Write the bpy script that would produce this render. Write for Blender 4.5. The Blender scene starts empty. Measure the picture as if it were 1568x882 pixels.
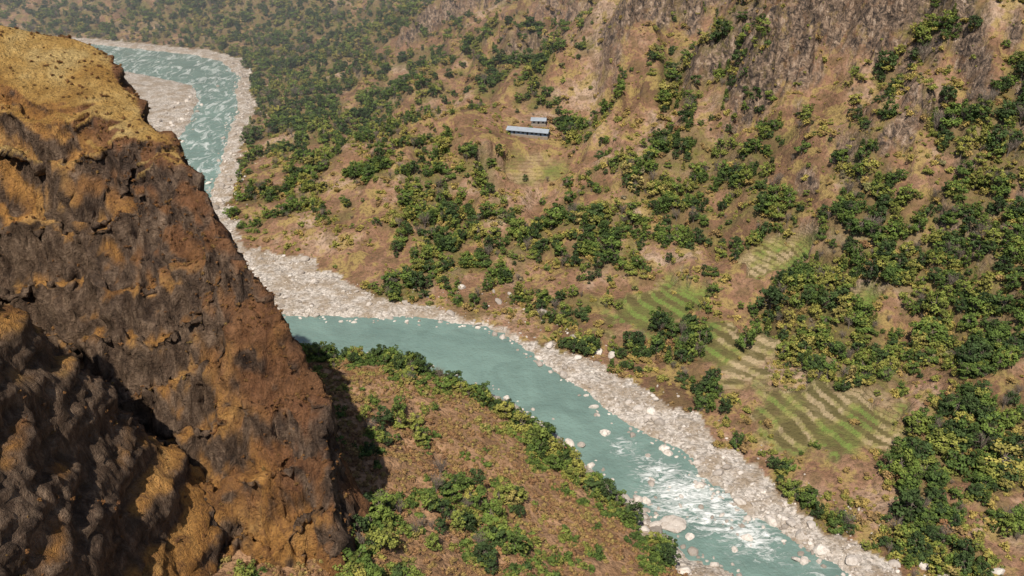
import bpy, bmesh, math, random
import numpy as np
from mathutils import Vector
rng=np.random.default_rng(7); random.seed(7)
scene=bpy.context.scene
# ---------------------------------------------------------------- noise
def _h(ix,iy,seed):
    M=np.uint64(0xffffffff)
    h=(ix.astype(np.int64).astype(np.uint64)*np.uint64(374761393)+iy.astype(np.int64).astype(np.uint64)*np.uint64(668265263)+np.uint64(seed*974711+13))&M
    h=((h^(h>>np.uint64(13)))*np.uint64(1274126177))&M
    h=((h^(h>>np.uint64(16)))*np.uint64(2246822519))&M
    h=h^(h>>np.uint64(15))
    return h.astype(np.float64)/4294967296.0
def pn(x,y,seed=0):
    x=np.asarray(x,float);y=np.asarray(y,float)
    xi=np.floor(x);yi=np.floor(y);xf=x-xi;yf=y-yi
    u=xf*xf*xf*(xf*(xf*6-15)+10);v=yf*yf*yf*(yf*(yf*6-15)+10)
    def g(a,b):
        t=_h(xi+a,yi+b,seed)*6.2831853
        return np.cos(t)*(xf-a)+np.sin(t)*(yf-b)
    n0=g(0,0)*(1-u)+g(1,0)*u;n1=g(0,1)*(1-u)+g(1,1)*u
    return (n0*(1-v)+n1*v)*1.5
def fbm(x,y,seed=0,o=4,gain=.5):
    s=0;a=1;f=1
    for i in range(o):
        s=s+a*pn(x*f+i*17.3,y*f-i*9.1,seed+i);a*=gain;f*=2.03
    return s
def ridged(x,y,seed=0,o=4):
    s=0;a=1;f=1
    for i in range(o):
        s=s+a*(1-2*np.abs(pn(x*f+i*7.3,y*f-i*3.1,seed+i)));a*=.5;f*=2.07
    return s/1.9
def ss(a,b,x):
    t=np.clip((x-a)/(b-a),0,1);return t*t*(3-2*t)
def softp(x,k): return k*np.logaddexp(0,x/k)
# ---------------------------------------------------------------- river plan (metres)
RW=np.array([(-1100,1230),(-800,1180),(-560,1130),(-452,1090),(-374,1057),(-334,1025),(-296,960),(-284,901),(-262,830),(-255,772),(-240,700),(-231,657),(-225,610),(-215,540),(-192,482),(-160,450),(-125,437),(-82,434),(-53,435),(-16,425),(5,407),(19,385),(37,358),(54,335),(75,315),(83,297),(97,274),(111,259),(126,241),(152,213),(190,175),(250,110),(340,0),(430,-160)],float)
LW=np.array([(-1100,1130),(-800,1080),(-580,1035),(-480,1005),(-403,968),(-336,925),(-314,870),(-301,811),(-292,745),(-285,680),(-281,610),(-270,540),(-242,468),(-200,420),(-160,402),(-120,396),(-63,391),(-28,373),(2,350),(20,327),(33,304),(48,285),(57,270),(67,252),(82,241),(108,210),(145,170),(205,95),(290,-20),(370,-160)],float)
GR=np.array([(-1100,1245),(-800,1200),(-560,1148),(-440,1108),(-362,1074),(-316,1036),(-280,960),(-269,905),(-247,830),(-240,780),(-224,700),(-212,640),(-202,590),(-176,525),(-131,507),(-80,455),(-34,439),(-3,420),(17,402),(41,390),(60,371),(82,340),(100,308),(117,276),(143,241),(170,215),(212,175),(268,120),(360,10),(450,-160)],float)
GL=np.array([(-1100,1110),(-800,1060),(-580,1010),(-500,985),(-460,940),(-420,880),(-385,820),(-350,745),(-310,680),(-300,610),(-285,530),(-255,455),(-205,408),(-160,392),(-120,390),(-66,387),(-32,369),(-3,346),(14,323),(28,301),(40,280),(47,264),(56,243),(68,229),(98,203),(135,163),(195,88),(280,-26),(360,-160)],float)
WP=np.vstack([RW,LW[::-1]]);GP=np.vstack([GR,GL[::-1]])
def pdist(x,y,P):
    d=np.full(x.shape,1e9)
    for a,b in zip(P[:-1],P[1:]):
        ab=b-a;t=np.clip(((x-a[0])*ab[0]+(y-a[1])*ab[1])/(ab@ab),0,1)
        d=np.minimum(d,(x-a[0]-t*ab[0])**2+(y-a[1]-t*ab[1])**2)
    return np.sqrt(d)
def inpoly(x,y,P):
    r=np.zeros(x.shape,bool);j=len(P)-1
    for i in range(len(P)):
        xi,yi=P[i];xj,yj=P[j]
        if yi!=yj:
            r^=((yi>y)!=(yj>y))&(x<(xj-xi)*(y-yi)/(yj-yi)+xi)
        j=i
    return r
FIELDS=[(140,325,34,24,-.6),(79,427,30,21,.5),(113,383,19,26,.2),(147,448,20,15,-.3),(180,395,8,6,0),(10,592,32,15,.1)]
def fields(x,y):
    m=np.zeros(x.shape)
    w=pn(x/14,y/14,61)*.4+.2*pn(x/5,y/5,62)
    for cx,cy,a,b,r in FIELDS:
        c,s=math.cos(r),math.sin(r);dx=x-cx;dy=y-cy
        q=np.sqrt(((dx*c+dy*s)/a)**2+((-dx*s+dy*c)/b)**2)+w
        m=np.maximum(m,1-ss(.8,1.08,q))
    return m
def info(x,y):
    xw=x+2.5*pn(x/16,y/16,3)+1.0*pn(x/5,y/5,4);yw=y+2.5*pn(x/16,y/16,5)+1.0*pn(x/5,y/5,6)
    dL=pdist(xw,yw,LW);dR=pdist(xw,yw,RW);inside=inpoly(xw,yw,WP)
    xg=x+6*pn(x/20,y/20,8)+4*pn(x/6,y/6,9);yg=y+6*pn(x/20,y/20,10)+4*pn(x/6,y/6,11)
    g=inpoly(xg,yg,GP)
    dG=np.full(x.shape,99.);nr=(np.minimum(dL,dR)<110)&(~g)
    if nr.any(): dG[nr]=pdist(xg[nr],yg[nr],GR)
    dG[g]=0
    return dL,dR,inside,g,dG
BLUFF=[(185,566,42,44,90),(242,552,28,36,70),(120,690,42,26,80),(40,775,50,16,80),(222,470,20,10,50),(-60,930,70,20,120),(290,520,40,34,80),(70,850,60,20,90),(225,640,50,32,90),(150,620,24,16,50)]
def bluff(x,y):
    rel=0;mask=0
    for bx,by,w,hh,dec in BLUFF:
        q=y-by-.2*(x-bx)-14*pn(x/25,y/25,200+int(w))-8*pn(x/8,y/10,230+int(w))
        mk=np.exp(-((x-bx)/w)**4);st_=ss(-6,3,q)
        rel=rel+mk*(hh*st_*(1-ss(0,dec,q))+ss(-14,0,q)*ss(34,0,q)*9*ridged(x/10,y/12,260,3))
        mask=np.maximum(mask,ss(.45,.9,mk+.6*pn(x/11,y/9,270))*ss(-10,-4,q)*ss(26,8,q)*(1. if hh>30 else .6))
    return rel,mask
def height(x,y,full=False):
    x=np.asarray(x,float);y=np.asarray(y,float)
    dL,dR,ins,g,dG=info(x,y)
    right=dR<=dL;d=np.where(right,dR,dL)
    mul=.85+1.0*ss(20,330,x)
    pr=.11*d+.30*(softp(d-150,50)-softp(-150,50))+.15*softp(d-430,80)*ss(100,400,d)
    wx=x+35*pn(x/130,y/130,21);wy=y+35*pn(x/130,y/130,22)
    rel=ss(60,420,d)*52*ridged(wx/230,wy/300,30,4)+ss(15,140,d)*11*fbm(x/85,y/85,40,3)+ss(50,200,d)*20*ridged(wx/70,wy/150,47,3)+ss(5,60,d)*3.2*fbm(x/24,y/24,45,4)
    rel=rel+bluff(x,y)[0]
    f=fields(x,y)*right
    hr=pr*mul+rel*(1-.93*f)
    pad=1-ss(16,75,np.hypot(x-14,(y-643)*1.1))
    hr=hr*(1-pad)+(45+.2*(y-640))*pad
    hr=(.25+.2*hr)+(.8*hr-.25)*ss(0,22,dG)
    sl=.42-.26*ss(400,560,y)
    dl=np.minimum(d,260)
    hl=sl*dl+ss(5,60,d)*(6*fbm(x/60,y/60,50,3)+2.6*ridged(x/22,y/22,55,3))
    h=np.where(right,hr,np.where(g&(d<60),.25+hl*.2,hl))
    h=h+.9*ss(0,5,d)+.35*fbm(x/5,y/5,70,3)*(1-f)
    st=1.5;q=h/st;fr=q-np.floor(q);ht=(np.floor(q)+ss(.78,1,fr))*st
    h=h*(1-f)+ht*f
    h=np.where(ins,-np.minimum(d*.4,2.2)-.05+.5*pn(x/4,y/4,71),h)
    if full: return h,d,right,ins,g,f
    return h
def h1(x,y): return float(height(np.array([float(x)]),np.array([float(y)]))[0])
def smin(a,b,k): return -k*np.logaddexp(-a/k,-b/k)
def mass(x,y):
    wx=x+4*pn(x/30,y/30,81)+1.5*pn(x/11,y/11,82);wy=y+4*pn(x/26,y/26,83)+1.5*pn(x/9,y/9,84)
    A=-269.7+.21*wx+1.87*wy
    ph=(A-.55*x)/19+.9*pn(x/34,y/30,85)+.25*pn(x/9,y/9,86)
    A=A+(2.9+1.2*pn(x/25,A/25,87))*np.sin(6.2832*ph)+(.9*np.sin(6.2832*(ph*2.7+.6*pn(x/7,A/9,89))))
    s=(wx+49)*-.759+(wy-203)*.651;n=(wx+49)*.651+(wy-203)*.759
    B=100.5+1.054*s-4.2*n
    C=171+.36*(y-252)-.2*(x+120)+2.5*fbm(x/24,y/24,88,2)
    D=185-1.5*(y-292)-.12*(x+150)
    E=100.5-7*(wx+52)+1.0*(wy-203)
    m=smin(smin(smin(A,B,1.5),smin(C,D,3),3),E,1.5)
    F=smin(smin(198-3*(x+128),203+.1*(y-200)+0*x,4),2.5*(wy-65)+40,3)  # buttress mostly outside the view, added to cast shadow on the lower-left face
    F=smin(F,200-2.2*(y-158)-.6*(x+128),4)
    return np.logaddexp(m/2,F/2)*2
# ---------------------------------------------------------------- mesh helper
def grid_mesh(name,X,Y,Z,keep=None,attrs={}):
    ny,nx=X.shape
    co=np.stack([X,Y,Z],-1).reshape(-1,3)
    i=np.arange(ny*nx).reshape(ny,nx)
    q=np.stack([i[:-1,:-1],i[:-1,1:],i[1:,1:],i[1:,:-1]],-1).reshape(-1,4)
    if keep is not None:
        q=q[keep.ravel()[q].any(1)]
        used=np.zeros(len(co),bool);used[q.ravel()]=True
        mp=np.cumsum(used)-1;co=co[used];q=mp[q]
    else: used=np.ones(len(co),bool)
    me=bpy.data.meshes.new(name)
    me.vertices.add(len(co));me.vertices.foreach_set('co',co.astype(np.float32).ravel())
    me.loops.add(q.size);me.loops.foreach_set('vertex_index',q.astype(np.int32).ravel())
    me.polygons.add(len(q));me.polygons.foreach_set('loop_start',np.arange(0,q.size,4,dtype=np.int32))
    me.polygons.foreach_set('use_smooth',np.ones(len(q),bool))
    me.update(calc_edges=True)
    for k,v in attrs.items():
        a=me.attributes.new(k,'FLOAT','POINT');a.data.foreach_set('value',v.ravel()[used].astype(np.float32))
    ob=bpy.data.objects.new(name,me);scene.collection.objects.link(ob);return ob
# ---------------------------------------------------------------- shader helper
class M:
    def __init__(s,name,rough=.9):
        s.m=bpy.data.materials.new(name);s.m.use_nodes=True;s.nt=s.m.node_tree
        s.b=s.nt.nodes['Principled BSDF'];s.b.inputs['Roughness'].default_value=rough
        s.b.inputs['Specular IOR Level'].default_value=.2
        s.pos=s.n('ShaderNodeNewGeometry').outputs['Position']
    def n(s,t,**k):
        nd=s.nt.nodes.new(t)
        for a,b in k.items(): setattr(nd,a,b)
        return nd
    def put(s,sock,v):
        if isinstance(v,bpy.types.NodeSocket): s.nt.links.new(v,sock)
        elif isinstance(v,tuple) and len(v)==3 and sock.type=='RGBA': sock.default_value=(*v,1)
        else: sock.default_value=v
    def noise(s,sc,det=5,rough=.55,dist=0,vec=None):
        n=s.n('ShaderNodeTexNoise');s.put(n.inputs['Vector'],vec or s.pos)
        n.inputs['Scale'].default_value=sc;n.inputs['Detail'].default_value=det;n.inputs['Roughness'].default_value=rough;n.inputs['Distortion'].default_value=dist
        return n.outputs[0]
    def vor(s,sc,out='Color',feature='F1',vec=None):
        n=s.n('ShaderNodeTexVoronoi',feature=feature);s.put(n.inputs['Vector'],vec or s.pos);n.inputs['Scale'].default_value=sc
        return n.outputs[out]
    def mapping(s,rot,sc):
        n=s.n('ShaderNodeMapping');s.put(n.inputs[0],s.pos);n.inputs['Rotation'].default_value=rot;n.inputs['Scale'].default_value=sc;return n.outputs[0]
    def ramp(s,f,stops):
        n=s.n('ShaderNodeValToRGB');s.put(n.inputs[0],f);e=n.color_ramp.elements
        while len(e)<len(stops): e.new(.5)
        for el,(p,c) in zip(e,stops):
            el.position=p;el.color=(*c,1) if isinstance(c,tuple) else (c,c,c,1)
        return n.outputs[0]
    def mix(s,f,a,b,mode='MIX'):
        n=s.n('ShaderNodeMix',data_type='RGBA',blend_type=mode);s.put(n.inputs[0],f);s.put(n.inputs[6],a);s.put(n.inputs[7],b);return n.outputs[2]
    def math(s,op,a,b=0.0,clamp=False):
        n=s.n('ShaderNodeMath',operation=op,use_clamp=clamp);s.put(n.inputs[0],a);s.put(n.inputs[1],b);return n.outputs[0]
    def attr(s,name): return s.n('ShaderNodeAttribute',attribute_name=name).outputs['Fac']
    def bump(s,h,strength=.6,dist=1.0):
        n=s.n('ShaderNodeBump');n.inputs['Strength'].default_value=strength;n.inputs['Distance'].default_value=dist;s.put(n.inputs['Height'],h)
        s.nt.links.new(n.outputs[0],s.b.inputs['Normal'])
    def col(s,c): s.put(s.b.inputs['Base Color'],c)
# terrain material
t=M('hillside_soil_grass')
n1=t.noise(.022,6,.6,.5);n2=t.noise(.09,5,.65);n3=t.noise(.5,4,.7)
soil=t.ramp(n1,[(.36,(.15,.085,.055)),(.46,(.27,.15,.095)),(.55,(.36,.215,.145)),(.64,(.49,.36,.27))])
soil=t.mix(t.ramp(n2,[(.42,.85),(.5,0.)]),soil,(.36,.27,.10))
soil=t.mix(t.ramp(n2,[(.5,0.),(.62,.7)]),soil,(.17,.12,.055))
lush=t.attr('lush')
soil=t.mix(t.math('MULTIPLY',lush,t.ramp(n2,[(.35,.95),(.6,.4)])),soil,(.14,.135,.045))
soil=t.mix(t.ramp(n3,[(.48,0.),(.64,.7)]),soil,(.095,.065,.038))
leftcol=t.mix(t.ramp(n2,[(.42,0.),(.6,1.)]),(.43,.265,.155),(.27,.16,.085))
leftcol=t.mix(t.ramp(n3,[(.48,0.),(.64,.7)]),leftcol,(.13,.085,.05))
soil=t.mix(t.attr('left'),soil,leftcol)
rn=t.noise(.25,6,.8,.8,t.mapping((0,0,0),(1.1,.9,.8)))
rockc=t.ramp(rn,[(.40,(.035,.03,.028)),(.48,(.13,.10,.08)),(.56,(.30,.215,.155)),(.66,(.50,.41,.33))])  # rock tones; the darkest also paint in shadow on sunlit bluff faces
rf=t.math('MULTIPLY',t.attr('rock'),t.ramp(t.noise(.12,5,.7),[(.36,.2),(.50,1.)]))
soil=t.mix(rf,soil,rockc)
sep=t.n('ShaderNodeSeparateXYZ');t.put(sep.inputs[0],t.pos)
zf=t.math('FRACT',t.math('DIVIDE',sep.outputs[2],1.5))
fc=t.ramp(t.noise(.04,4,.6),[(.46,(.16,.25,.055)),(.52,(.30,.29,.10)),(.58,(.46,.37,.23))])
fc=t.mix(t.ramp(n3,[(.4,0.),(.65,.4)]),fc,(.18,.14,.06))
fcol=t.mix(t.math('ADD',t.ramp(zf,[(.05,0.),(.18,.85),(.85,.85),(.97,0.)]),t.ramp(t.noise(.09,3,.5),[(.40,.35),(.52,0.)]),True),(.13,.115,.045),fc)
soil=t.mix(t.math('MULTIPLY',t.attr('field'),.92),soil,fcol)
gc=t.vor(.9);bw=t.n('ShaderNodeRGBToBW');t.put(bw.inputs[0],gc)
gcol=t.ramp(bw.outputs[0],[(.15,(.30,.27,.235)),(.5,(.52,.48,.43)),(.9,(.70,.65,.60))])
gcol=t.mix(t.ramp(n2,[(.43,0.),(.6,.75)]),gcol,(.31,.24,.165))
soil=t.mix(t.attr('gravel'),soil,gcol)
t.col(soil)
t.bump(t.math('ADD',n3,t.math('MULTIPLY',n2,2.0)),1.0,1.5)
# ---------------------------------------------------------------- terrain
def blobs(x,y,L):
    m=np.zeros(x.shape)
    for cx,cy,r,w in L: m+=w*np.exp(-((x-cx)**2+(y-cy)**2)/(r*r))
    return m
TREEB=[(-181,788,80,.7),(-165,1000,150,.9),(-400,1250,250,.9),(125,628,35,.7),(114,553,45,.6),(53,594,28,.2),(255,440,45,.8),(192,290,40,.7),(182,398,22,.7),(165,350,16,.3),(262,494,40,.6),(216,354,35,.5),(-100,700,45,.5),(0,510,40,.5),(-60,567,28,.5),(-222,740,18,.5),(190,480,20,.5),(170,250,30,.3),(90,365,10,.4),(-40,500,25,.4),(60,500,40,.5),(30,450,22,.4),(100,480,25,.4),(-120,620,40,.3),(20,760,60,.4),(60,680,30,.2),
 (-40,880,80,-.5),(78,688,40,-.6),(118,720,40,-.4),(197,590,50,-.6),(175,553,20,-.4),(235,480,30,-.4),(212,427,18,-.3),(12,626,22,-1.3),(-110,514,40,-.5),(-55,680,25,-.5),(150,500,15,-.3),(-180,640,20,-.3),(115,300,20,-.3),(140,270,18,-.4)]
def treedens(x,y,d):
    return .42+.6*fbm(x/110,y/110,100,2)+1.15*pn(x/34,y/34,105)+.65*pn(x/13,y/13,106)+blobs(x,y,TREEB)
ny,nx=840,900
v=np.linspace(0,1,ny);Yr=-120+ (np.exp(v*2.6)-1)/(math.exp(2.6)-1)*2300
u=np.linspace(-.85,.95,nx)
U,Yg=np.meshgrid(u,Yr);Xg=U*(np.abs(Yg)*.95+240)
H,d,right,ins,g,f=height(Xg,Yg,True)
sl=np.hypot(np.gradient(H,axis=1)/np.gradient(Xg,axis=1),np.gradient(H,axis=0)/np.gradient(Yg,axis=0))
bm_=bluff(Xg,Yg)[1]
rock=np.maximum(ss(1.6,2.4,sl+.5*fbm(Xg/14,Yg/14,90,3)),bm_)*(d>70)*right*ss(40,75,np.hypot(Xg-14,Yg-643))
lush=ss(.35,.9,treedens(Xg,Yg,d))*right
grav=ss(.2,.8,(g|ins).astype(float))
terrain=grid_mesh('valley_terrain',Xg,Yg,H,None,dict(lush=lush,rock=rock,field=f*(1-.55*ss(520,560,Yg)),gravel=grav,left=(~right).astype(float)*ss(600,450,Yg)))
terrain.data.materials.append(t.m)
# ---------------------------------------------------------------- cliff
cx=np.arange(-330,10,.55);cy=np.arange(50,360,.5)
CX,CY=np.meshgrid(cx,cy);CZ=mass(CX,CY)
bx,by=np.meshgrid(np.arange(-332,14,4.),np.arange(48,364,4.));bh=height(bx,by)
ix=np.clip(((CX+332)/4).astype(int),0,bh.shape[1]-1);iy=np.clip(((CY-48)/4).astype(int),0,bh.shape[0]-1)
keep=CZ>bh[iy,ix]-14
def normals(X,Y,Z):
    P=np.stack([X,Y,Z],-1);a=np.gradient(P,axis=1);b=np.gradient(P,axis=0);n=np.cross(a,b);return n/np.linalg.norm(n,axis=-1,keepdims=True)
N=normals(CX,CY,CZ)
steep=ss(.88,.6,N[...,2])
hx=CX*.9+CY*.25+3*pn(CX/9,CZ/14,301)+.2*CZ
edge_fade=ss(-3,-20,(CX+49)*.651+(CY-203)*.759)
cr=1.6*fbm(hx/7,CZ/16,320,3)+1.7*ridged(hx/4.6,CZ/15,330,3)
fr_=np.minimum(1.0,3.2*np.abs(pn(hx/5.5,CZ/22,380)))+.6*np.minimum(1.0,3.0*np.abs(pn(hx/9,CZ/5,381)))
disp=(8*(ridged(hx/40,CZ/110,305,2)-.6))*edge_fade+3.5*ridged(hx/20,CZ/50,310,3)+cr+1.5*(fr_-1.2)+1.0*fbm(hx/1.9,CZ/2.4,340,3)+.45*fbm(CX/2,CY/2,345,3)
disp=(disp-1.7)*(.08+.92*steep)
X2=CX+N[...,0]*disp;Y2=CY+N[...,1]*disp;Z2=CZ+N[...,2]*disp
N2=normals(X2,Y2,Z2)
def blur(a,n):
    for _ in range(n): a=(a+np.roll(a,1,0)+np.roll(a,-1,0)+np.roll(a,1,1)+np.roll(a,-1,1))/5
    return a
nzb=blur(N2[...,2],3)
zone=.24*ss(-74,-104,CX+8*fbm(CX/20,CZ/20,370,2))*ss(158,136,CZ)+.10*np.exp(-((CZ-162)/10)**2)*ss(-150,-120,CX)  # lower-left rock coloured darker to deepen its shadow; bare rock band below crest
spur=.16*np.exp(-((CX+72+.25*(CZ-100))/16)**2)*ss(135,120,CZ)
rk=ss(.39,.20,nzb+.19*fbm(hx/11,CZ/17,350,3)-zone+spur)
crevice_shade=np.maximum(ss(-.2,-1.6,cr),ss(.5,.12,fr_)*.75)*steep  # mask for shade painted into crevices and fractures
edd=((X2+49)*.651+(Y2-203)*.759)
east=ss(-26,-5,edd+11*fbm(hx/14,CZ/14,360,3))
grass=ss(.35,.15,steep)*ss(150,165,CZ)
cliff=grid_mesh('cliff',X2,Y2,Z2,keep,dict(rock=rk,east=east,grass=grass,crevice_shade=crevice_shade))
c=M('cliff_rock_dry_grass')
st=c.mapping((0,math.radians(12),0),(1,1,.4))
a1=c.noise(.05,7,.65,.8,st);a2=c.noise(.25,6,.75,.6,st);a3=c.noise(1.1,5,.7)
col=c.ramp(a1,[(.34,(.22,.11,.045)),(.44,(.40,.20,.06)),(.55,(.57,.305,.095)),(.68,(.65,.41,.16))])
col=c.mix(c.ramp(a2,[(.50,0.),(.62,.75)]),col,(.19,.095,.045))
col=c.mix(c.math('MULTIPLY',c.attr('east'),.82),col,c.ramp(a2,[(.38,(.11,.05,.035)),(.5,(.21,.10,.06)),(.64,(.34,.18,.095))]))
rc=c.ramp(a2,[(.36,(.042,.034,.031)),(.5,(.145,.105,.08)),(.64,(.33,.24,.17))])
col=c.mix(c.math('MULTIPLY',c.attr('rock'),.94),col,rc)
gr=c.ramp(c.noise(.07,5,.6),[(.36,(.44,.25,.07)),(.5,(.58,.37,.12)),(.64,(.66,.48,.20))])
gr=c.mix(c.ramp(a3,[(.52,0.),(.68,.45)]),gr,(.28,.15,.055))
col=c.mix(c.attr('grass'),col,gr)
col=c.mix(c.math('MULTIPLY',c.attr('crevice_shade'),.68),col,(.05,.034,.027))  # crevice shade painted dark over the cliff colours
col=c.mix(c.ramp(a3,[(.48,0.),(.64,.5)]),col,(.085,.048,.03))
c.col(col);c.bump(c.math('ADD',a3,c.math('MULTIPLY',a2,3.0)),1.0,1.4)
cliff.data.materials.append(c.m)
# ---------------------------------------------------------------- water
wy=-120+(np.exp(np.linspace(0,1,600)*2.2)-1)/(math.exp(2.2)-1)*1420
wu=np.linspace(-.85,.95,700);WU,WY=np.meshgrid(wu,wy);WX=WU*(np.abs(WY)*.95+240)
dl=pdist(WX,WY,LW);dr=pdist(WX,WY,RW);wi=inpoly(WX,WY,WP);wk=wi|(np.minimum(dl,dr)<9)
RAP=[(70,287,16,1.),(84,278,14,.95),(95,260,12,.8),(50,318,9,.5),(115,235,11,.7),(62,305,9,.6)]
r1=np.clip(blobs(WX,WY,RAP),0,1);r2=ss(560,680,WY)*.85
WZ=.0+r1*.5*fbm(WX/4,WY/3,120,3)+r2*.25*fbm(WX/6,WY/6,121,3)+.08*fbm(WX/7,WY/4,122,2)
water=grid_mesh('river_water',WX,WY,WZ,wk,dict(rap=r1,rap2=r2))
w=M('turquoise_water',.18);w.b.inputs['Specular IOR Level'].default_value=.5
wc=w.ramp(w.noise(.035,6,.6,1.0),[(.36,(.14,.22,.198)),(.64,(.19,.295,.265))])
f1=w.noise(1,6,.75,1.4,w.mapping((0,0,math.radians(48)),(.12,.32,.2)))
f2=w.noise(1,5,.7,1.0,w.mapping((0,0,math.radians(15)),(.12,.045,.2)))
m1=w.math('MULTIPLY',w.ramp(w.math('ADD',f1,w.math('MULTIPLY',w.attr('rap'),.18)),[(.575,0.),(.72,1.)]),w.ramp(w.attr('rap'),[(.1,0.),(.5,1.)]))
m2=w.math('MULTIPLY',w.ramp(f2,[(.50,0.),(.67,1.)]),w.attr('rap2'))
fo=w.math('MAXIMUM',m1,m2)
w.col(w.mix(fo,wc,(.75,.8,.8)))
w.put(w.b.inputs['Roughness'],w.math('ADD',w.math('MULTIPLY',fo,.6),.16))
w.bump(w.math('ADD',w.math('ADD',w.noise(.7,4,.6),w.math('MULTIPLY',w.noise(.16,3,.6),2.0)),w.math('MULTIPLY',fo,.6)),.6,.8)
water.data.materials.append(w.m)
# ---------------------------------------------------------------- vegetation
def leafmat(name,stops,spat=.4):
    m=M(name,.8);oi=m.n('ShaderNodeObjectInfo')
    ns=m.noise(.02,3,.6,0,oi.outputs['Location'])
    ns=m.ramp(ns,[(.36,0.),(.64,1.)])
    fac=m.math('ADD',m.math('MULTIPLY',oi.outputs['Random'],1-spat),m.math('MULTIPLY',ns,spat))
    cc=m.ramp(fac,stops)
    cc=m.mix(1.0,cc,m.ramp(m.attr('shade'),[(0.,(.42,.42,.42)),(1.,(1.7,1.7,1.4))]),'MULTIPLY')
    m.col(cc);return m.m
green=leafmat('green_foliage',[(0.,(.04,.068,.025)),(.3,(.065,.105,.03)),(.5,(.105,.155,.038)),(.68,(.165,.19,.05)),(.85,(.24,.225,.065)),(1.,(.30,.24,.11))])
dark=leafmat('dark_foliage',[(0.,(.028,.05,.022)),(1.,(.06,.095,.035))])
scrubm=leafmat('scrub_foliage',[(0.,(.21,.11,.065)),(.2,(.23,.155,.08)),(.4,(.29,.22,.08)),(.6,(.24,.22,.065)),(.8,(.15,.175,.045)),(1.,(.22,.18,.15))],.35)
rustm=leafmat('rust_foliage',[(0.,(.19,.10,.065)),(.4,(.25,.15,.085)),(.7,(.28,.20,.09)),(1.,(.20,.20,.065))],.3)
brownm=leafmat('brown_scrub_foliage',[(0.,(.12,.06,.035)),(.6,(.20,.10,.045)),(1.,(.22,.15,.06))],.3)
barkM=M('bark');barkM.col(barkM.ramp(barkM.noise(3,3),[(.3,(.12,.095,.07)),(.7,(.28,.24,.21))]));bark=barkM.m
def cone(V,F,S,MI,a,b,r0,r1,n=6):
    a=np.array(a,float);b=np.array(b,float);dd=b-a;dd/=np.linalg.norm(dd)
    p=np.cross(dd,[.3,.9,.2]);p/=np.linalg.norm(p);q=np.cross(dd,p);o=len(V)
    for c0,r in ((a,r0),(b,r1)):
        for k in range(n):
            th=k*2*math.pi/n;V.append(c0+r*(p*math.cos(th)+q*math.sin(th)));S.append(.5)
    for k in range(n): F.append((o+k,o+(k+1)%n,o+n+(k+1)%n,o+n+k));MI.append(1)
def leafs(V,F,S,MI,c0,r,n,size,R):
    sh=R.uniform(.1,.9)
    for _ in range(n):
        dd=R.normal(size=3);dd/=np.linalg.norm(dd);rr=r*R.uniform(.55,1.05)
        p=c0+dd*rr*np.array([1,1,.75])
        nn=dd*.8+R.normal(size=3)*.5+np.array([0,0,.6]);nn/=np.linalg.norm(nn)
        a=np.cross(nn,R.normal(size=3));a/=np.linalg.norm(a);b=np.cross(nn,a)
        s=size*R.uniform(.6,1.3);o=len(V)
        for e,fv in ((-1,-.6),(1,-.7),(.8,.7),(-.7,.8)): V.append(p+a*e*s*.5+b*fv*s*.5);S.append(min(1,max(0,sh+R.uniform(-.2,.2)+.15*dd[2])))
        F.append((o,o+1,o+2,o+3));MI.append(0)
def finish(name,V,F,S,MI,mats,coll=None):
    me=bpy.data.meshes.new(name);me.from_pydata([tuple(p) for p in V],[],F)
    for m in mats: me.materials.append(m)
    me.polygons.foreach_set('material_index',MI)
    a=me.attributes.new('shade','FLOAT','POINT');a.data.foreach_set('value',S);me.update()
    ob=bpy.data.objects.new(name,me)
    if coll: coll.objects.link(ob)
    return ob
def tree(name,seed,mat,coll,kind='round',nleaf=38):
    R=np.random.default_rng(seed);V=[];F=[];S=[];MI=[]
    top=np.array([R.uniform(-.5,.5),R.uniform(-.5,.5),6.5])
    if kind!='bush':
        cone(V,F,S,MI,(0,0,-1),top*.55,.32,.22);cone(V,F,S,MI,top*.55,top,.22,.08)
    if kind=='round':
        K=17
        for k in range(K):
            th=k*2.4+R.uniform(-.4,.4);z=R.uniform(2.2,8.0);rad=3.4*math.sqrt(max(.05,1-((z-4.6)/4.4)**2))*R.uniform(.45,1.2)
            c0=np.array([math.cos(th)*rad,math.sin(th)*rad,z]);cone(V,F,S,MI,top*R.uniform(.35,.8),c0,.12,.04,4)
            leafs(V,F,S,MI,c0,R.uniform(.9,1.8),nleaf,.72,R)
    elif kind=='tall':
        K=20
        for k in range(K):
            z=1.6+8.5*k/K;rad=2.2*(1-k/K)**.7*R.uniform(.5,1.1)+.2;th=k*2.4
            c0=np.array([math.cos(th)*rad,math.sin(th)*rad,z]);cone(V,F,S,MI,(0,0,z-.4),c0,.1,.03,4)
            leafs(V,F,S,MI,c0,R.uniform(.8,1.2),nleaf-8,.6,R)
        cone(V,F,S,MI,(0,0,3),(0,0,10),.2,.05)
    elif kind=='bush':
        for k in range(8):
            th=R.uniform(0,6.3);rad=R.uniform(0,1.2);c0=np.array([math.cos(th)*rad,math.sin(th)*rad,R.uniform(.3,1.3)])
            cone(V,F,S,MI,(0,0,-.3),c0,.05,.02,3);leafs(V,F,S,MI,c0,R.uniform(.5,.9),24,.42,R)
    elif kind=='bare':
        for k in range(26):
            th=R.uniform(0,6.3);e=top*.3+np.array([math.cos(th)*R.uniform(1,3),math.sin(th)*R.uniform(1,3),R.uniform(2,6)])
            cone(V,F,S,MI,top*R.uniform(.2,.7),e,.1,.03,4)
            for _ in range(4): cone(V,F,S,MI,e*R.uniform(.6,.95)+np.array([0,0,.1]),e+R.normal(size=3)*.9,.05,.02,3)
    return finish(name,V,F,S,MI,[mat,bark],coll)
def newc(n): return bpy.data.collections.new(n)
treeC=newc('tree_kinds');protos=[]
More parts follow.
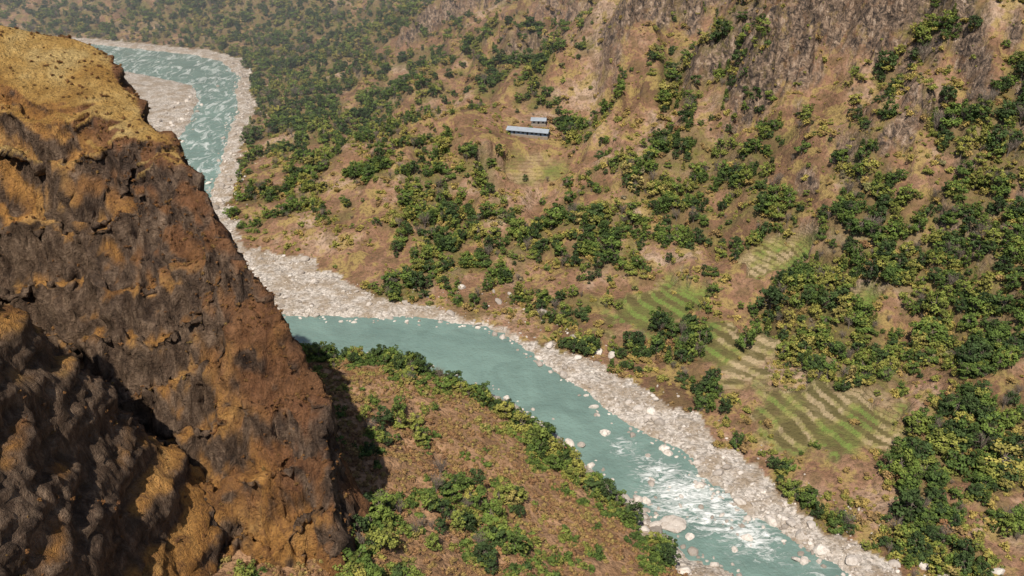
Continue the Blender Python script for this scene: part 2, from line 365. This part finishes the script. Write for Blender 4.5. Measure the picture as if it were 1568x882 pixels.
for i in range(4): protos.append(tree('broadleaf_kind',10+i,green,treeC,'round'))
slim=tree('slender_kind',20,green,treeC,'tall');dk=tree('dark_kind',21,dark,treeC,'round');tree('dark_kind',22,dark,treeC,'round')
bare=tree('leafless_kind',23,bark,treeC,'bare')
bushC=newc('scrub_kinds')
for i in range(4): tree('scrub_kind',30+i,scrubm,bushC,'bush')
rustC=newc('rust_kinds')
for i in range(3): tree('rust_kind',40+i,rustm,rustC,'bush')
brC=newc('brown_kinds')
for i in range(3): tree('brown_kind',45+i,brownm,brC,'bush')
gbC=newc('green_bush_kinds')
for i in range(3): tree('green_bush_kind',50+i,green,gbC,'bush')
# stones
rm=M('river_stone',.85);oi=rm.n('ShaderNodeObjectInfo')
rc=rm.ramp(oi.outputs['Random'],[(0.,(.28,.25,.22)),(.5,(.52,.48,.44)),(1.,(.74,.70,.65))])
rc=rm.mix(rm.ramp(rm.noise(.8,5,.7),[(.45,0.),(.65,.5)]),rc,(.25,.2,.16));rm.col(rc);rm.bump(rm.noise(1.5,5,.7),.5,.4)
rockC=newc('stone_kinds')
def rockmesh(name,seed,coll,sub=2,rough=0):
    bm=bmesh.new();bmesh.ops.create_icosphere(bm,subdivisions=sub,radius=1)
    R=np.random.default_rng(seed);pl=R.normal(size=(9,3));pl/=np.linalg.norm(pl,axis=1)[:,None];dst=R.uniform(.5,.95,9)
    for v in bm.verts:
        c0=np.array(v.co)
        for nn,q in zip(pl,dst):
            e=c0@nn
            if e>q: c0=c0-nn*(e-q)*.95
        if rough: c0=c0*(1+rough*float(fbm(c0[0]*2+c0[2],c0[1]*2-c0[2],seed,3)))
        v.co=c0*np.array([1.15,.9,.7])
    me=bpy.data.meshes.new(name);bm.to_mesh(me);bm.free();me.materials.append(rm.m)
    ob=bpy.data.objects.new(name,me);(coll or scene.collection).objects.link(ob);return ob
for i in range(5): rockmesh('stone_kind',60+i,rockC)
def scatter(name,pts,scale,coll,nk,tilt=.1,kinds=None):
    n=len(pts);me=bpy.data.meshes.new(name);me.vertices.add(n);me.vertices.foreach_set('co',pts.astype(np.float32).ravel())
    a=me.attributes.new('rot','FLOAT_VECTOR','POINT');r=np.stack([rng.normal(0,tilt,n),rng.normal(0,tilt,n),rng.uniform(0,6.28,n)],-1);a.data.foreach_set('vector',r.astype(np.float32).ravel())
    a=me.attributes.new('scl','FLOAT_VECTOR','POINT');s=scale[:,None]*rng.uniform(.82,1.22,(n,3));a.data.foreach_set('vector',s.astype(np.float32).ravel())
    a=me.attributes.new('kind','INT','POINT');a.data.foreach_set('value',(kinds if kinds is not None else rng.integers(0,nk,n)).astype(np.int32))
    ob=bpy.data.objects.new(name,me);scene.collection.objects.link(ob)
    nt=bpy.data.node_groups.new(name+'_gn','GeometryNodeTree')
    nt.interface.new_socket('Geometry',in_out='INPUT',socket_type='NodeSocketGeometry');nt.interface.new_socket('Geometry',in_out='OUTPUT',socket_type='NodeSocketGeometry')
    gi=nt.nodes.new('NodeGroupInput');go=nt.nodes.new('NodeGroupOutput');ip=nt.nodes.new('GeometryNodeInstanceOnPoints');ci=nt.nodes.new('GeometryNodeCollectionInfo')
    ci.inputs['Collection'].default_value=coll;ci.inputs['Separate Children'].default_value=True;ci.inputs['Reset Children'].default_value=True
    def na(nm,ty):
        q=nt.nodes.new('GeometryNodeInputNamedAttribute');q.data_type=ty;q.inputs['Name'].default_value=nm;return q.outputs[0]
    L=nt.links.new
    L(gi.outputs[0],ip.inputs['Points']);L(ci.outputs[0],ip.inputs['Instance']);ip.inputs['Pick Instance'].default_value=True
    L(na('kind','INT'),ip.inputs['Instance Index']);L(na('rot','FLOAT_VECTOR'),ip.inputs['Rotation']);L(na('scl','FLOAT_VECTOR'),ip.inputs['Scale'])
    L(ip.outputs[0],go.inputs[0]);md=ob.modifiers.new('instances','NODES');md.node_group=nt;return ob
def cand(n,y0=150,y1=1500):
    y=y0+(y1-y0)*rng.random(n)**1.25;x=rng.uniform(-.75,.72,n)*(y*.95+150);return x,y
x,y=cand(90000);td=treedens(x,y,0);pre=td>.08;pre|=rng.random(len(x))<.12;x,y,td=x[pre],y[pre],td[pre]
h,d,r,ins_,g_,f_=height(x,y,True)
td=td+.3*ss(50,20,d)*(pn(x/20,y/20,107)+.3)
p=np.clip((td-.24)*1.6,0.06,.95)*(1-f_*.97)*(d>14)*r*(~g_)*(1-.85*bluff(x,y)[1])
k=rng.random(len(x))<p*.62;print('trees',k.sum())
pts=np.stack([x,y,h-.2],-1)[k];tk=np.clip(td[k],0,1.2)
sz=(.30+.42*tk)*rng.uniform(.5,1.45,len(pts))+.4*(rng.random(len(pts))<.08)
kk=rng.choice(8,len(pts),p=[.15,.15,.15,.13,.09,.12,.12,.09])
scatter('forest_trees',pts,sz,treeC,8,.05,kk)
x,y=cand(150000);h,d,r,ins_,g_,f_=height(x,y,True)
k=(rng.random(len(x))<np.clip(.38+.9*fbm(x/30,y/30,110,3)+.3*(treedens(x,y,d)-.4),.06,1)*(1-f_*.97)*.85)&(d>9)&r&(~g_)
pts=np.stack([x,y,h-.2],-1)[k];scatter('hillside_scrub',pts,rng.uniform(.35,1.0,len(pts))*rng.choice([.7,1.1,2.2],len(pts),p=[.4,.35,.25]),bushC,4);print('scrub',k.sum())
n=34000;x=rng.uniform(-120,110,n);y=rng.uniform(140,400,n);h,d,r,ins_,g_,f_=height(x,y,True)
ok=(~r)&(~ins_)&(~g_)&(d>2)&(mass(x,y)<h+1)
gb=blobs(x,y,[(-15,225,25,.5),(-48,200,14,.9),(10,220,18,.4)])
k=ok&(rng.random(n)<.42+.5*fbm(x/18,y/18,130,2))
pts=np.stack([x,y,h-.1],-1)[k];scatter('riverbank_scrub',pts,rng.uniform(.3,.95,len(pts)),rustC,3)
k=ok&(rng.random(n)<.5*ss(.1,.6,fbm(x/16,y/16,131,2)+1.1*ss(32,12,d)+gb-.12))
pts=np.stack([x,y,h-.1],-1)[k];scatter('riverbank_green_bushes',pts,rng.uniform(.4,1.6,len(pts)),gbC,3)
k=ok&(rng.random(n)<.085*ss(.1,.6,fbm(x/30,y/30,132,2)+1.3*ss(28,10,d)+gb-.2))
pts=np.stack([x,y,h-.1],-1)[k];scatter('riverbank_trees',pts,rng.uniform(.4,.95,len(pts)),treeC,7,.05)
n=90000;x=rng.uniform(-330,190,n);y=200+820*rng.random(n)**1.8;h,d,r,ins_,g_,f_=height(x,y,True)
rp=np.clip(blobs(x,y,RAP),0,1)
k=g_&(~ins_)&(rng.random(n)<.45+.6*pn(x/12,y/12,140));k2=ins_&(rng.random(n)<.24*ss(8,2,d)+.08*rp*ss(.3,.8,rp)+.0015);k3=r&(~g_)&(d<34)&(rng.random(n)<.10);k|=k2|k3
sc=np.clip(.35*rng.pareto(2.0,n)+.35,.3,2.8);sc=np.where(k2,np.minimum(sc*1.4+.2,2.4),sc)
pts=np.stack([x,y,np.maximum(h,-.3)+sc*.15],-1)[k];scatter('river_stones',pts,sc[k],rockC,5,.35)
co=np.empty(len(cliff.data.vertices)*3,np.float32);cliff.data.vertices.foreach_get('co',co);co=co.reshape(-1,3)
gv=np.empty(len(co),np.float32);cliff.data.attributes['grass'].data.foreach_get('value',gv)
idx=rng.choice(len(co),60000,replace=False);q=co[idx];gq=gv[idx];mk_=(q[:,1]<330)&(q[:,0]>-260);q=q[mk_];gq=gq[mk_]
nz=fbm(q[:,0]/12,q[:,1]/12+q[:,2]/15,150,3);ed=((q[:,0]+49)*.651+(q[:,1]-203)*.759)
k=rng.random(len(q))<np.clip(-.02+.55*nz+.7*ss(-22,-2,ed),0.01,.9)*(1-.8*gq);q=q[k]
scatter('cliff_scrub',q,rng.uniform(.12,.5,len(q)),brC,3,.3)
# individual trees
def place(name,src,x,y,s,dz=-.3):
    o=bpy.data.objects.new(name,src.data);o.location=(x,y,h1(x,y)+dz);o.scale=(s,s,s*random.uniform(.95,1.15));o.rotation_euler=(0,0,random.uniform(0,6));scene.collection.objects.link(o)
for x,y,s,k_ in [(-47,379,1.05,5),(-52,376,.8,0),(38,277,1.1,5),(33,283,.9,1),(18,304,1.1,2),(12,311,1.2,3),(4,318,1.1,0),(-3,327,1.0,1),(22,297,.9,0),(8,304,.9,2),(-14,336,.9,3),(-49,196,.8,0),(-44,186,1.0,1),(-51,206,.7,2),(-38,179,.9,3),(-46,176,.8,0),(27,291,.9,3),(44,262,.8,2),(-62,372,.8,1),(-70,374,.7,2),(-36,366,.6,3)]:
    if k_==5: place('dark_broadleaf_tree',dk,x,y,s)
    else: place('broadleaf_tree',protos[k_],x,y,s)
# boulders
for i,(x,y,s,z) in enumerate([(64,268,5.0,.6),(57,263,4.2,.6),(43,328,2.6,.1),(70,262,2.0,.2),(80,292,1.6,0),(60,312,1.3,0),(92,268,1.4,0),(28,372,1.3,0),(86,255,1.5,0),(60,296,1.2,0)]):
    o=rockmesh('boulder',80+i,None,4,.12);o.scale=(s,s,s*.8);o.location=(x,y,z);o.rotation_euler=(0,0,i*1.3)
# ---------------------------------------------------------------- buildings
def flat(name,c,r=.8,nz=None):
    m=M(name,r)
    m.col(m.mix(m.ramp(m.noise(.6,4,.6),[(.4,0.),(.65,.5)]),c,tuple(v*.6 for v in c)));return m.m
wallm=flat('plaster_wall',(.62,.58,.5));bluewall=flat('blue_grey_wall',(.2,.27,.36));openm=flat('dark_opening',(.03,.03,.035));concrete=flat('concrete_plinth',(.30,.25,.2))
rfm=M('corrugated_roof',.45)
wv=rfm.n('ShaderNodeTexWave');tc=rfm.n('ShaderNodeTexCoord');rfm.put(wv.inputs[0],tc.outputs['Object']);wv.inputs['Scale'].default_value=1.2
rfm.col(rfm.mix(wv.outputs[1],rfm.mix(rfm.ramp(rfm.noise(.3,4),[(.4,0.),(.6,.7)]),(.36,.40,.45),(.25,.28,.31)),(.30,.35,.41)))
def box(name,a,b,mat,par):
    bm=bmesh.new();bmesh.ops.create_cube(bm,size=1)
    for v in bm.verts: v.co=Vector([(a[i]+b[i])/2+v.co[i]*(b[i]-a[i]) for i in range(3)])
    me=bpy.data.meshes.new(name);bm.to_mesh(me);bm.free();me.materials.append(mat);o=bpy.data.objects.new(name,me);scene.collection.objects.link(o);o.parent=par
def shed(name,x,y,rot,L,Wd,hw,hr,wm):
    e=bpy.data.objects.new(name,None);scene.collection.objects.link(e);zz=max(h1(x+a,y+b) for a in(-L*.4,0,L*.4) for b in (-2,2))
    e.location=(x,y,zz+.1);e.rotation_euler=(0,0,rot)
    box('plinth',(-L/2-.6,-Wd/2-1.5,-4),(L/2+.6,Wd/2+.6,.25),concrete,e)
    box('walls',(-L/2,-Wd/2,.25),(L/2,Wd/2,hw),wm,e)
    nb=max(2,int(L/3.2))
    for i in range(nb):
        cx=-L/2+(i+.5)*L/nb
        if i%3==1: box('door',(cx-.55,-Wd/2-.05,.26),(cx+.55,-Wd/2+.1,2.3),openm,e)
        else: box('window',(cx-.7,-Wd/2-.05,1.1),(cx+.7,-Wd/2+.1,2.2),openm,e)
        box('veranda_post',(cx-1.5,-Wd/2-1.4,.25),(cx-1.38,-Wd/2-1.28,hw-.25),wm,e)
    o=.9;V=[(-L/2-o,-Wd/2-1.7,hw-.35),(L/2+o,-Wd/2-1.7,hw-.35),(L/2+o,0,hw+hr),(-L/2-o,0,hw+hr),(-L/2-o,Wd/2+o,hw-.2),(L/2+o,Wd/2+o,hw-.2)]
    V+= [(a,b,c_+.12) for a,b,c_ in V]
    F=[(0,1,2,3),(3,2,5,4),(6,9,8,7),(9,10,11,8),(0,6,7,1),(4,5,11,10),(0,3,9,6),(3,4,10,9),(1,7,8,2),(2,8,11,5)]
    me=bpy.data.meshes.new('roof');me.from_pydata(V,[],F);me.materials.append(rfm.m);r=bpy.data.objects.new('roof',me);scene.collection.objects.link(r);r.parent=e
    V=[(sx*(L/2-.01),q,z) for sx in (-1,1) for q,z in ((-Wd/2,hw-.01),(Wd/2,hw-.01),(0,hw+hr-.1))]
    me=bpy.data.meshes.new('gables');me.from_pydata(V,[],[(0,1,2),(3,5,4)]);me.materials.append(wm);r=bpy.data.objects.new('gables',me);scene.collection.objects.link(r);r.parent=e
shed('school_building',12,628,-.27,30,6,3.4,1.4,bluewall)
shed('whitewashed_house',20,644,-.1,10,5,3.2,1.2,wallm)
# ---------------------------------------------------------------- haze in the far valley
hm=bpy.data.materials.new('valley_haze');hm.use_nodes=True;hn=hm.node_tree;hn.nodes.clear()
ho=hn.nodes.new('ShaderNodeOutputMaterial');hs=hn.nodes.new('ShaderNodeVolumeScatter');hs.inputs['Color'].default_value=(.80,.89,1,1);hs.inputs['Density'].default_value=.00038
hn.links.new(hs.outputs[0],ho.inputs['Volume'])
bm=bmesh.new();bmesh.ops.create_cube(bm,size=1);me=bpy.data.meshes.new('atmospheric_haze');bm.to_mesh(me);bm.free();me.materials.append(hm)
hz=bpy.data.objects.new('atmospheric_haze',me);hz.scale=(3600,2400,560);hz.location=(0,620+1200,240);scene.collection.objects.link(hz)
# ---------------------------------------------------------------- camera, light
cam=bpy.data.cameras.new('camera');cam.lens=31.18;cam.sensor_width=36;cam.clip_end=8000;cam.clip_start=1
co_=bpy.data.objects.new('camera',cam);co_.location=(0,0,250);co_.rotation_euler=(math.radians(62),0,0);scene.collection.objects.link(co_);scene.camera=co_
sd=Vector((-.11,-.48,.74)).normalized()
L=bpy.data.lights.new('sun','SUN');L.energy=5.0;L.angle=math.radians(.6);L.color=(1,.89,.75)
lo=bpy.data.objects.new('sun',L);lo.rotation_euler=sd.to_track_quat('Z','Y').to_euler();lo.location=(-300,-100,600);scene.collection.objects.link(lo)
W=bpy.data.worlds.new('World');scene.world=W;W.use_nodes=True;nt=W.node_tree
sk=nt.nodes.new('ShaderNodeTexSky');sk.sky_type='NISHITA';sk.sun_disc=False;sk.sun_elevation=math.asin(sd.z);sk.sun_rotation=math.atan2(sd.x,sd.y)
nt.links.new(sk.outputs[0],nt.nodes['Background'].inputs[0]);nt.nodes['Background'].inputs[1].default_value=.08
scene.view_settings.view_transform='Standard';scene.view_settings.look='None';scene.view_settings.exposure=0
